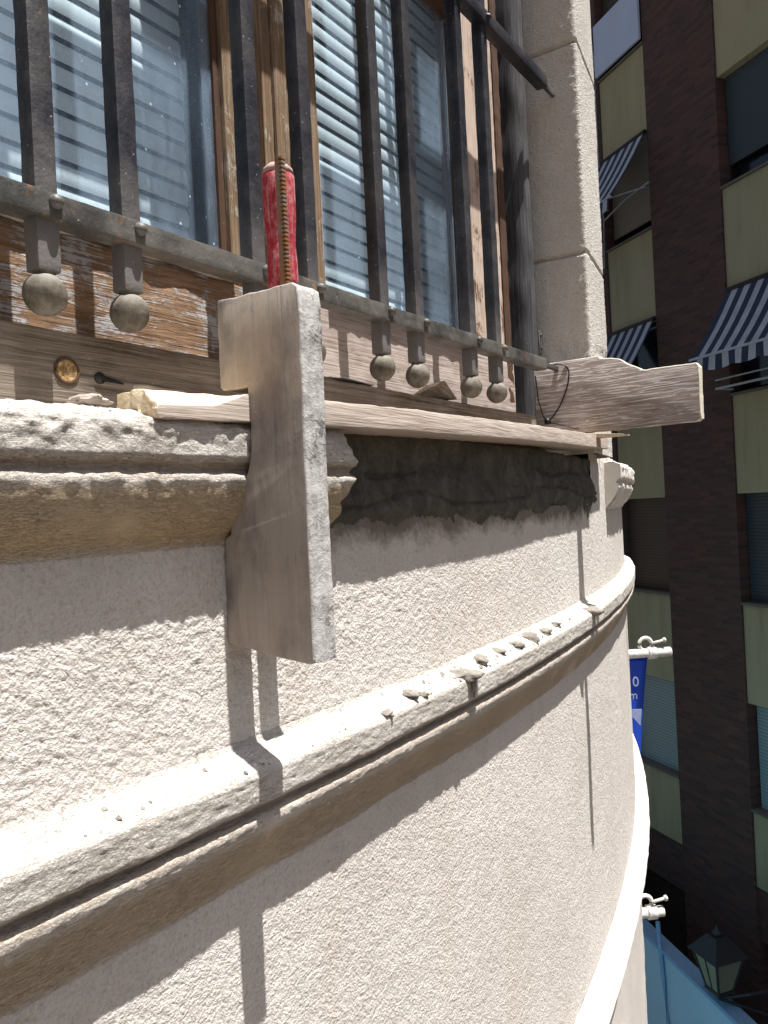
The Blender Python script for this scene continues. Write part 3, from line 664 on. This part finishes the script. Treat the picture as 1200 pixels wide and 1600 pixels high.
# horizontal template
hp = [(-.095,.150),(.284,.1515),(.292,.156),(.292,.262),(.287,.268),(.188,.268),(.178,.2705),(.170,.276),(.150,.286),(.135,.2975),(.118,.3025),(.092,.306),(.0895,.312),(.02,.3115),(-.095,.310)]
hbd = board('wooden_template', hp, .028, [M['hboard'], M['board_end']], lambda p: p[0] > .283 or (p[1]>.261 and p[0]>.05), 1.660, L(1.67,.1,.15), 6, '', .0008)
tagit(hbd, 'limed brown board with a moulding profile cut in its top edge, jutting over the street', 'wooden board')
for o_ in (tb, hbd): o_['group'] = 'profile boards cut to the sill moulding'
q = MB(); q.prism([L(1.655,.02,.137),L(1.655,.135,.1385),(1.655,D-.135,.1395),(1.655,D-.02,.1515)], (.05,0,0))
tagit(q.obj('wooden_wedge', M['plank_raw'], None, bevel=.0008, fr=FF, base=L(1.67,.08,.137)), 'small raw wood wedge between the plank and the board that sticks out', 'wedge')
def blob(name, c, r, mat, seed, label, cat, group=None, sq=(1,1,.4), sub=3):
    bm = bmesh.new(); bmesh.ops.create_icosphere(bm, subdivisions=sub, radius=1); V = np.array([v.co[:] for v in bm.verts]); F = [tuple(v.index for v in f.verts) for f in bm.faces]; bm.free()
    d_ = 1+.42*fbm(V[:,0]+seed*3,V[:,1],V[:,2],1.6,3,seed); V = V*d_[:,None]*np.array(sq)*r
    ang = seed*1.3; ca,sa = math.cos(ang),math.sin(ang)
    V = np.stack([V[:,0]*ca-V[:,1]*sa, V[:,0]*sa+V[:,1]*ca, V[:,2]],-1)+np.array(c)
    o = mesh_obj(name, V, F, mat, None, smooth=True, fr=FF, base=c); return tagit(o, label, cat, group)
blob('render_scrap', L(.388,wall_e(.388)+.012,.100), .0105, M['plank'], 2, 'small pale scrap lying on the old sill left of the split plank end', 'scrap', None, (1.4,.8,.45))
drops = [(.818,.018,.010,'grey mortar clump on the ledge, second from the left of the row'),(.748,.030,.0075,'smallest grey mortar clump at the ledge edge, leftmost of the row'),
 (.838,.027,.006,'little grey mortar crumb on the ledge, right of the second clump'),(.955,.024,.017,'long grey mortar smear hanging over the ledge edge'),(1.03,.012,.014,'grey mortar clump on the ledge right of the hanging smear'),
 (1.10,.010,.011,'pinkish grey mortar clump against the wall on the ledge'),(1.17,.016,.013,'grey mortar clump mid-row on the ledge'),(1.24,.014,.014,'broad grey mortar clump on the ledge under the mortar bed'),
 (1.31,.018,.012,'crusty grey mortar clump on the far part of the ledge'),(1.39,.016,.010,'flat grey mortar crumb near the bend of the ledge'),(1.62,.028,.018,'large grey mortar lump at the crack in the ledge'),(1.665,.018,.011,'low mortar crumb just beyond the ledge crack')]
for k_,(t,p,r,lb) in enumerate(drops):
    zt = -.2195-.0155*(p/.034)
    blob('mortar_clump', L(t, wall_e(t)+p, zt-r*.02), r*1.15, M['dropping'], 11+k_, lb, 'mortar', 'mortar droppings along the ledge', (1.2,.85,.46))
gr_ = MB(); rng = random.Random(21)
for k_ in range(260):
    t = rng.choice([rng.gauss(1.25,.16), rng.gauss(1.0,.12), rng.uniform(.35,1.75)]); p = rng.uniform(.002,.031); rr_ = abs(rng.gauss(0,.0014))+.0006
    c_ = Vector(L(t, wall_e(t)+p, -.2195-.0155*(p/.034)+rr_*.3)); vv = []
    for a_ in range(5): vv.append(tuple(c_+Vector((rr_*rng.uniform(.7,1.4)*math.cos(a_*1.257), rr_*rng.uniform(.7,1.4)*math.sin(a_*1.257), -rr_*.2))))
    vv.append(tuple(c_+Vector((rng.uniform(-.3,.3)*rr_, rng.uniform(-.3,.3)*rr_, rr_*rng.uniform(.4,.9)))))
    gr_.add(vv, [(0,1,5),(1,2,5),(2,3,5),(3,4,5),(4,0,5)])
tagit(gr_.obj('mortar_grit', M['dropping'], None, fr=FF, base=L(1.0,.1,-.22)), 'scattered grey mortar grit along the top of the curved ledge', 'grit', None, 'stuff')
q = MB(); 
t = .958; q.tube([L(t,wall_e(t)+.036,-.236),L(t+.001,wall_e(t)+.0385,-.247),L(t,wall_e(t)+.0375,-.262)], [.0055,.0035,.0008], 8)
tagit(q.obj('mortar_drip', M['dropping'], None, smooth=True, fr=FF, base=L(t,wall_e(t)+.037,-.25)), 'thin grey mortar drip running down the ledge face', 'mortar')
# clamp
cl = thing('bar_clamp', 'old bar clamp with worn red wooden handle and rusty serrated bar behind the template', 'clamp', FF, L(.575,.165,.2))
q = MB(); HT,HE = .578,.150
hpf = [(.008,.0),(.0140,.002),(.0152,.010),(.0148,.03),(.0138,.046),(.0150,.060),(.0158,.075),(.0161,.105),(.0158,.1105),(.0135,.1175),(.009,.1215),(.001,.1225)]
q.lathe(hpf, L(HT,HE,.216), 12); q.obj('handle', M['red'], cl, smooth=True)
q = MB(); q.lathe([(.0125,.0),(.0142,.008),(.0146,.0085)], L(HT,HE,.3325-.0005+.0), 12)
hc = MB(); hc.lathe([(.0155,.0),(.0142,.0055),(.0100,.0095),(.001,.0105)], L(HT,HE,.3292), 12); hc.obj('handle_end', M['pale_cap'], cl, smooth=True)
q = MB(); q.lathe([(.0105,-.014),(.0105,0),(.0085,.003)], L(HT,HE,.2155), 14); q.tube([L(HT,HE,.21),L(HT,HE,.12)], .006, 10); q.obj('screw', M['steel'], cl, smooth=True)
# serrated bar: stack of small teeth on its front
RT,RE = .5610,.172
q = MB(); q.box(L(RT-.0032,RE-.003,-.02),L(RT+.0032,RE-.008,.335))
z = -.015
rdx = 0
while z < .334:
    q.box(L(RT-.0032,RE+.0005,z),L(RT+.0032,RE-.003,z+.0021)); z += .0040
q.obj('serrated_bar', M['rod'], cl)
q = MB(); q.prism([L(.5735,e_,z_) for e_,z_ in ((.160,.09),(.163,-.02),(.155,-.050),(.145,-.056),(.135,-.048),(.126,-.02),(.124,.09))], (.027,0,0)); q.obj('jaw', M['steel'], cl, bevel=.002)
q = MB(); q.box(L(.5715,.160,.0905),L(.595,.128,.105)); q.obj('jaw', M['steel'], cl, bevel=.002)

# wire tie at the jamb
q = MB()
pts = [L(1.64,-.02,.302),L(1.652,.006,.305),L(1.656,.022,.292),L(1.657,.02,.262),L(1.656,.004,.222),L(1.6565,-.016,.195),L(1.652,-.03,.181)]
cr = []
P_ = [Vector(p) for p in pts]
for i in range(len(P_)-1):
    p0 = P_[max(i-1,0)]; p1 = P_[i]; p2 = P_[i+1]; p3 = P_[min(i+2,len(P_)-1)]
    for s_ in range(6):
        t = s_/6; cr.append(.5*((2*p1)+(-p0+p2)*t+(2*p0-5*p1+4*p2-p3)*t*t+(-p0+3*p1-3*p2+p3)*t**3))
q.tube(cr, .0016, 6)
q.tube([L(1.652,-.03,.181),L(1.655,.0,.172),L(1.654,.040,.158)], .0009, 5)
q.tube([L(1.652,-.03,.181),L(1.60,-.018,.19),L(1.565,-.012,.22),L(1.55,-.010,.27)], .0014, 6)
q.box(L(1.645,-.034,.177),L(1.657,-.024,.188))
tagit(q.obj('cable_tie', M['wire'], None, smooth=True, fr=FF, base=L(1.652,-.03,.18)), 'loop of black wire tied to the end of the grille beside the horizontal board', 'wire')

# =================================================================== FAR BUILDING  (s along face toward the lens, y>0 is into the wall)
A_ = thing('apartment_building', 'dark brick apartment block with beige panels and shuttered windows in the shade across the street', 'building', FB, (1,0,-CAMH))
S0,S1 = -1.237, 1.526
cols = [(S0,0.0),(S1,4.4),(5.9,8.8),(-4.4,-2.7)]
q = MB()
zt = 13.0
for (a,b) in ((-2.7,S0),(0,S1),(4.4,5.9),(8.8,12),(-12,-4.4)): q.box((a,-.0,-CAMH),(b,.35,zt))
q.obj('wall', M['brick'], A_)
q = MB(); q.box((-12,.36,-CAMH),(12,9,zt)); q.obj('inner_wall', M['void'], A_)
q = MB(); q.box((-12.1,-.1,zt),(12.1,9.1,zt+.3)); q.obj('roof', M['concrete_sill'], A_)
rows = [(-5.62,-4.54),(-2.99,-1.58),(.01,1.41),(2.95,4.36),(5.97,7.35),(8.97,10.35),(11.9,12.9)]
for ci,(a,b) in enumerate(cols):
    for ri,(z0,z1) in enumerate(rows):
        q = MB(); q.box((a+.004,.03,z0),(b-.004,.34,z1)); q.obj('panel', M['beige'], A_)
        q = MB(); q.box((a+.003,-.01,z1+.001),(b-.003,.345,z1+.035)); q.obj('sill', M['concrete_sill'], A_)
    q = MB(); q.box((a+.003,.05,-CAMH+.0),(b-.003,.34,-CAMH+.6)); q.obj('brick_panel', M['brick'], A_)
    q = MB(); q.box((a+.003,.05,-6.4),(b-.003,.34,-5.63)); q.obj('brick_panel', M['brick'], A_)
def window(a,b,z0,z1,mat,frac=1.0,rec=.16,glass='navyglass'):
    q = MB(); q.box((a,.28,z0),(b,.30,z1)); f = q.obj('window', M[glass], A_)
    if frac > 0:
        q = MB(); q.box((a+.03,rec,z1-(z1-z0)*frac),(b-.03,rec+.03,z1)); q.obj('shutter', mat, f)
    q = MB(); q.box((a,.20,z0),(a+.05,.275,z1)); q.box((b-.05,.20,z0),(b,.275,z1)); q.box((a+.05,.20,z0),(b-.05,.275,z0+.06)); q.obj('frame', M['void'], f)
gaps = [(-6.9-1.4,-6.4),(-4.505,-2.99),(-1.545,.01),(1.445,2.95),(4.395,5.97),(7.385,8.97),(10.385,11.9)]
lm = ['shut_dark','shut_blue','shut_dark','shut_navy','shut_grey','shut_dark','shut_grey']; lf = [1,1,1,0,.88,.5,1]
rm = ['shut_dark','shut_blue','shut_navy','shut_dark','shut_navy','shut_grey','shut_dark']; rf_ = [1,1,1,.25,.80,1,1]
for k_,(z0,z1) in enumerate(gaps):
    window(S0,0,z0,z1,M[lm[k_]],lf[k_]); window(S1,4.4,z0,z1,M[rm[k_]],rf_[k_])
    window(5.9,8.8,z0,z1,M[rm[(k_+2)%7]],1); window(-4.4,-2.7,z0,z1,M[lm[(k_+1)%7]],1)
q = MB(); q.box((S0+.02,-.06,7.42),(-.01,-.02,8.32)); q.obj('balcony_sheet', M['bluepanel'], A_)
def awning(a,b,zt_,d,drop,label):
    aw = thing('striped_awning', label, 'awning', FB, (a,0,zt_), 'striped awnings on the apartment block')
    q = MB(); n = 10; th = .01
    for i in range(n):
        u0,u1 = i/n,(i+1)/n; f = lambda u: (-.03-d*u, zt_-.04-drop*u-.05*math.sin(u*math.pi))
        (y0,z0),(y1,z1) = f(u0),f(u1)
        q.add([(a,y0,z0),(b,y0,z0),(b,y1,z1),(a,y1,z1),(a,y0+.004,z0-th),(b,y0+.004,z0-th),(b,y1+.004,z1-th),(a,y1+.004,z1-th)],[(0,1,2,3),(7,6,5,4),(0,3,7,4),(1,5,6,2)])
    q.obj('canopy', M['awning'], aw)
    yb, zb = -.03-d, zt_-.04-drop
    q = MB(); nn = int((b-a)/.03); V = []; F = []
    for i in range(nn+1):
        x = a+(b-a)*i/nn; yy = yb-.03+.015*math.sin(x*9)
        V += [(x,yb-.018,zb-.03),(x,yy,zb-.20-.030*abs(math.sin(x*math.pi/.47)))]
    for i in range(nn): F.append((2*i,2*i+1,2*i+3,2*i+2))
    v = mesh_obj('valance', V, F, M['awning'], aw)
    sm = v.modifiers.new('thick','SOLIDIFY'); sm.thickness = .006
    q = MB(); q.tube([(a-.04,yb,zb-.01),(b+.04,yb,zb-.01)], .022, 8); q.obj('front_bar', M['alu'], aw)
    q = MB(); q.tube([(b-.1,.0,zt_-.9),(b-.1,yb,zb-.01)], .012, 6); q.tube([(a+.1,.0,zt_-.9),(a+.1,yb,zb-.01)], .012, 6); q.obj('arm', M['alu'], aw)
    q = MB(); q.tube([(a,-.03,zt_-.05),(b,-.03,zt_-.05)], .04, 8); q.obj('roller', M['lamp_black'], aw)
awning(S1+.06,4.35,2.95,.67,1.0,'wide striped awning with scalloped valance right of the dark brick pier')
awning(S0+.02,-.01,5.97,.74,1.12,'striped awning half hiding the grey shutter, topmost left of the brick pier')
awning(S0+.02,-.01,2.95,.66,1.0,'striped awning just above the notched end of the horizontal board')
# rails and cable by the windows
q = MB(); q.tube([(S1+.05,-.30,1.62),(4.35,-.30,1.62)], .012, 6); q.tube([(S1+.05,-.30,1.50),(4.35,-.30,1.50)], .018, 6)
q.tube([(S1+.05,0,1.50),(S1+.05,-.30,1.50)], .014, 6); q.obj('clothes_rail', M['alu'], A_)
q = MB(); cr = [(-1.30,-.03,9.5),(-1.36,-.05,8.6),(-1.24,-.05,7.7),(-1.29,-.03,7.2),(-1.30,-.02,5.4),(-1.22,-.03,4.9),(-1.28,-.03,4.1)]; q.tube(cr,.012,6); q.obj('cable', M['alu'], A_)
q = MB(); q.tube([(S0,-.02,4.92),(-.6,-.02,5.06),(0,-.02,5.10)], .014, 6); q.obj('cable', M['alu'], A_)

# blue shopfront building further down the street
FS = Fr(math.atan2(-math.cos(R_(-11.8)), -math.sin(R_(-11.8))), (3.37,10.0))
Sb = thing('blue_shop', 'low pale blue painted shop front at street level below the lantern', 'shop', FS, (0,0,-CAMH))
q = MB(); q.box((-6,0,-CAMH),(9,.14,-5.88)); q.obj('wall', M['blue_wall'], Sb)
q = MB(); q.box((-6,-.03,-5.878),(9,.17,-5.83)); q.obj('cornice', M['blue_trim'], Sb)
q = MB(); q.box((.50,-.05,-CAMH),(.64,-.002,-6.55)); q.box((2.2,-.05,-CAMH),(2.34,-.002,-6.55)); q.box((.50,-.055,-6.55),(2.34,-.002,-6.45)); q.obj('door_frame', M['blue_trim'], Sb)
q = MB(); q.box((.64,-.03,-CAMH),(2.2,-.003,-6.552)); q.obj('door', M['blue_wall'], Sb)
q = MB(); q.tube([(-.25,-.03,-5.5),(-.18,-.03,-6.2),(-.10,-.03,-6.9),(-.3,-.03,-7.1)], .03, 8); q.obj('downpipe', M['blue_trim'], Sb)

# street lantern on a wall bracket
lx, ly, lz = 3.36*9.6/9.6, 9.0, -5.35
FLn = Fr(FB.rot, (0,0))
def w2(fr,p): # world xy to frame-local
    dx,dy = p[0]-fr.org[0], p[1]-fr.org[1]; return (fr.c*dx+fr.s*dy, -fr.s*dx+fr.c*dy, p[2])
lc = (3.56, 9.0, -5.62)
b0 = w2(FB, lc)
Ln = thing('street_lantern', 'black four-sided wall lantern on an iron bracket above the blue shop front', 'street lamp', FB, b0)
x,y,z = b0
def frus(q, r0,r1,z0,z1):
    V = [(x+sx*r,y+sy*r,zz_) for r,zz_ in ((r0,z0),(r1,z1)) for sx,sy in ((-1,-1),(1,-1),(1,1),(-1,1))]
    q.add(V,[(3,2,1,0),(4,5,6,7),(0,1,5,4),(1,2,6,5),(2,3,7,6),(3,0,4,7)])
q = MB(); frus(q,.235,.20,z+.40,z+.44); frus(q,.20,.08,z+.44,z+.60); q.lathe([(.05,0),(.06,.03),(.02,.07),(.004,.12)],(x,y,z+.60),10); q.obj('roof', M['lamp_black'], Ln)
q = MB(); frus(q,.10,.185,z+.005,z+.395); q.obj('glass', M['lamp_glass'], Ln)
q = MB()
for sx,sy in ((-1,-1),(1,-1),(1,1),(-1,1)): q.tube([(x+sx*.10,y+sy*.10,z),(x+sx*.192,y+sy*.192,z+.40)], .014, 6)
for sx,sy in ((0,-1),(-1,0)): q.tube([(x+sx*.102,y+sy*.102,z),(x+sx*.192,y+sy*.192,z+.40)], .008, 6)
frus(q,.12,.11,z-.03,z+.0); q.lathe([(.02,-.14),(.05,-.10),(.06,-.03)],(x,y,z),10); q.obj('frame', M['lamp_black'], Ln)
q = MB(); q.tube([(x,y,z-.12),(x+.2,y+.25,z-.03),(x+.55,0,z+.0)], .022, 8); q.tube([(x,y,z-.13),(x+.3,y+.5,z-.30),(x+.55,0,z-.42)], .018, 8); q.tube([(x+.55,-.02,z+.12),(x+.55,-.02,z-.52)], .03, 8); q.obj('bracket', M['lamp_black'], Ln)

# blue banner and scaffold fittings near the bend of the facade
def ray_pt(px,py,depth):
    r = math.atan(.05); dx,dy = px-600,py-800
    return ((dx*math.cos(r)-dy*math.sin(r))/1230*depth, depth, -(dx*math.sin(r)+dy*math.cos(r))/1230*depth)
FK = Fr(R_(6))
def P(px,py,dp): return w2(FK, ray_pt(px,py,dp))
bx0 = P(1013,1022,4.0)
Bn = thing('hanging_banner', 'royal blue banner with white letters hanging from a tube beyond the curved wall', 'banner', FK, bx0)
x1,y0_,z1_ = bx0; x0_ = x1-.75
V = []; F = []; nx2,nz2 = 24,40
for i in range(nx2+1):
    for j in range(nz2+1):
        u_,v_ = i/nx2, j/nz2; xx = x0_+(x1-x0_)*u_ - .10*v_*u_ ; V.append((xx, y0_+.02*math.sin(u_*7+v_*3), z1_-.02-v_*.78))
for i in range(nx2):
    for j in range(nz2): k_ = i*(nz2+1)+j; F.append((k_,k_+1,k_+nz2+2,k_+nz2+1))
o = mesh_obj('cloth', V, F, M['banner'], Bn, smooth=True); sm = o.modifiers.new('t','SOLIDIFY'); sm.thickness = .004
q = MB(); q.tube([(x0_,y0_,z1_-.002),(x1+.0,y0_,z1_-.002)], .020, 12); q.obj('sleeve', M['banner'], Bn, smooth=True)
def text(s, size, pos, parent, mat, rotz=0):
    cu = bpy.data.curves.new('lettering','FONT'); cu.body = s; cu.size = size; cu.extrude = .001
    o = bpy.data.objects.new('lettering', cu); C.objects.link(o); bpy.context.view_layer.update()
    me = bpy.data.meshes.new_from_object(o); bpy.data.objects.remove(o)
    V = [(pos[0]+v.co.x, pos[1]-v.co.z, pos[2]+v.co.y) for v in me.vertices]; F = [tuple(p.vertices) for p in me.polygons]
    return mesh_obj('lettering', V, F, mat, parent)
p0 = P(987,1072,3.97); text('0', .070, (p0[0], y0_-.03, p0[2]), Bn, M['banner_print'])
p0 = P(985,1092,3.97); text('m', .060, (p0[0]-.012, y0_-.03, p0[2]), Bn, M['banner_print'])
q = MB(); V = []
pa_ = [P(980,1108,3.96),P(1003,1108,3.96),P(1001,1134,3.96),P(990,1122,3.96),P(980,1116,3.96)]
q.prism([(a_,y0_-.032,c_) for a_,b_,c_ in pa_],(0,.002,0)); q.obj('emblem', M['banner_print'], Bn)
def fitting(px,py,dp,label,tube_len):
    c = P(px,py,dp); k_ = thing('scaffold_clamp', label, 'clamp', FK, c, 'scaffold fittings beyond the curved wall')
    x,y,z = c; q = MB()
    q.tube([(x-.25,y,z),(x+tube_len,y,z)], .024, 14); q.obj('tube', M['galv'], k_, smooth=True)
    q = MB(); 
    ring = [(x-.03+.033*math.cos(a),y,z+.045+.033*math.sin(a)) for a in np.linspace(-.6,5.2,16)]; q.tube(ring,.010,8)
    q.lathe([(.030,-.022),(.032,-.02),(.032,.02),(.030,.022)], (x,y,z), 14, (1,0,0)); q.obj('coupler', M['galv'], k_, smooth=True)
    q = MB(); q.tube([(x+.0,y-.01,z+.05),(x+.065,y-.01,z+.062)], .007, 8); q.lathe([(.012,0),(.013,.012),(.004,.016)],(x+.06,y-.01,z+.061),6,(1,0,.2)); q.obj('bolt', M['galv'], k_, smooth=True)
    return k_
fitting(1018,1020,4.0,'chalky scaffold clamp and tube end beside the top of the blue banner',.10)
fitting(1018,1425,3.6,'whitish scaffold clamp poking out low down beyond the curved ledge',.055)
# make sure objects built in the near frame cast on each other; nothing hidden
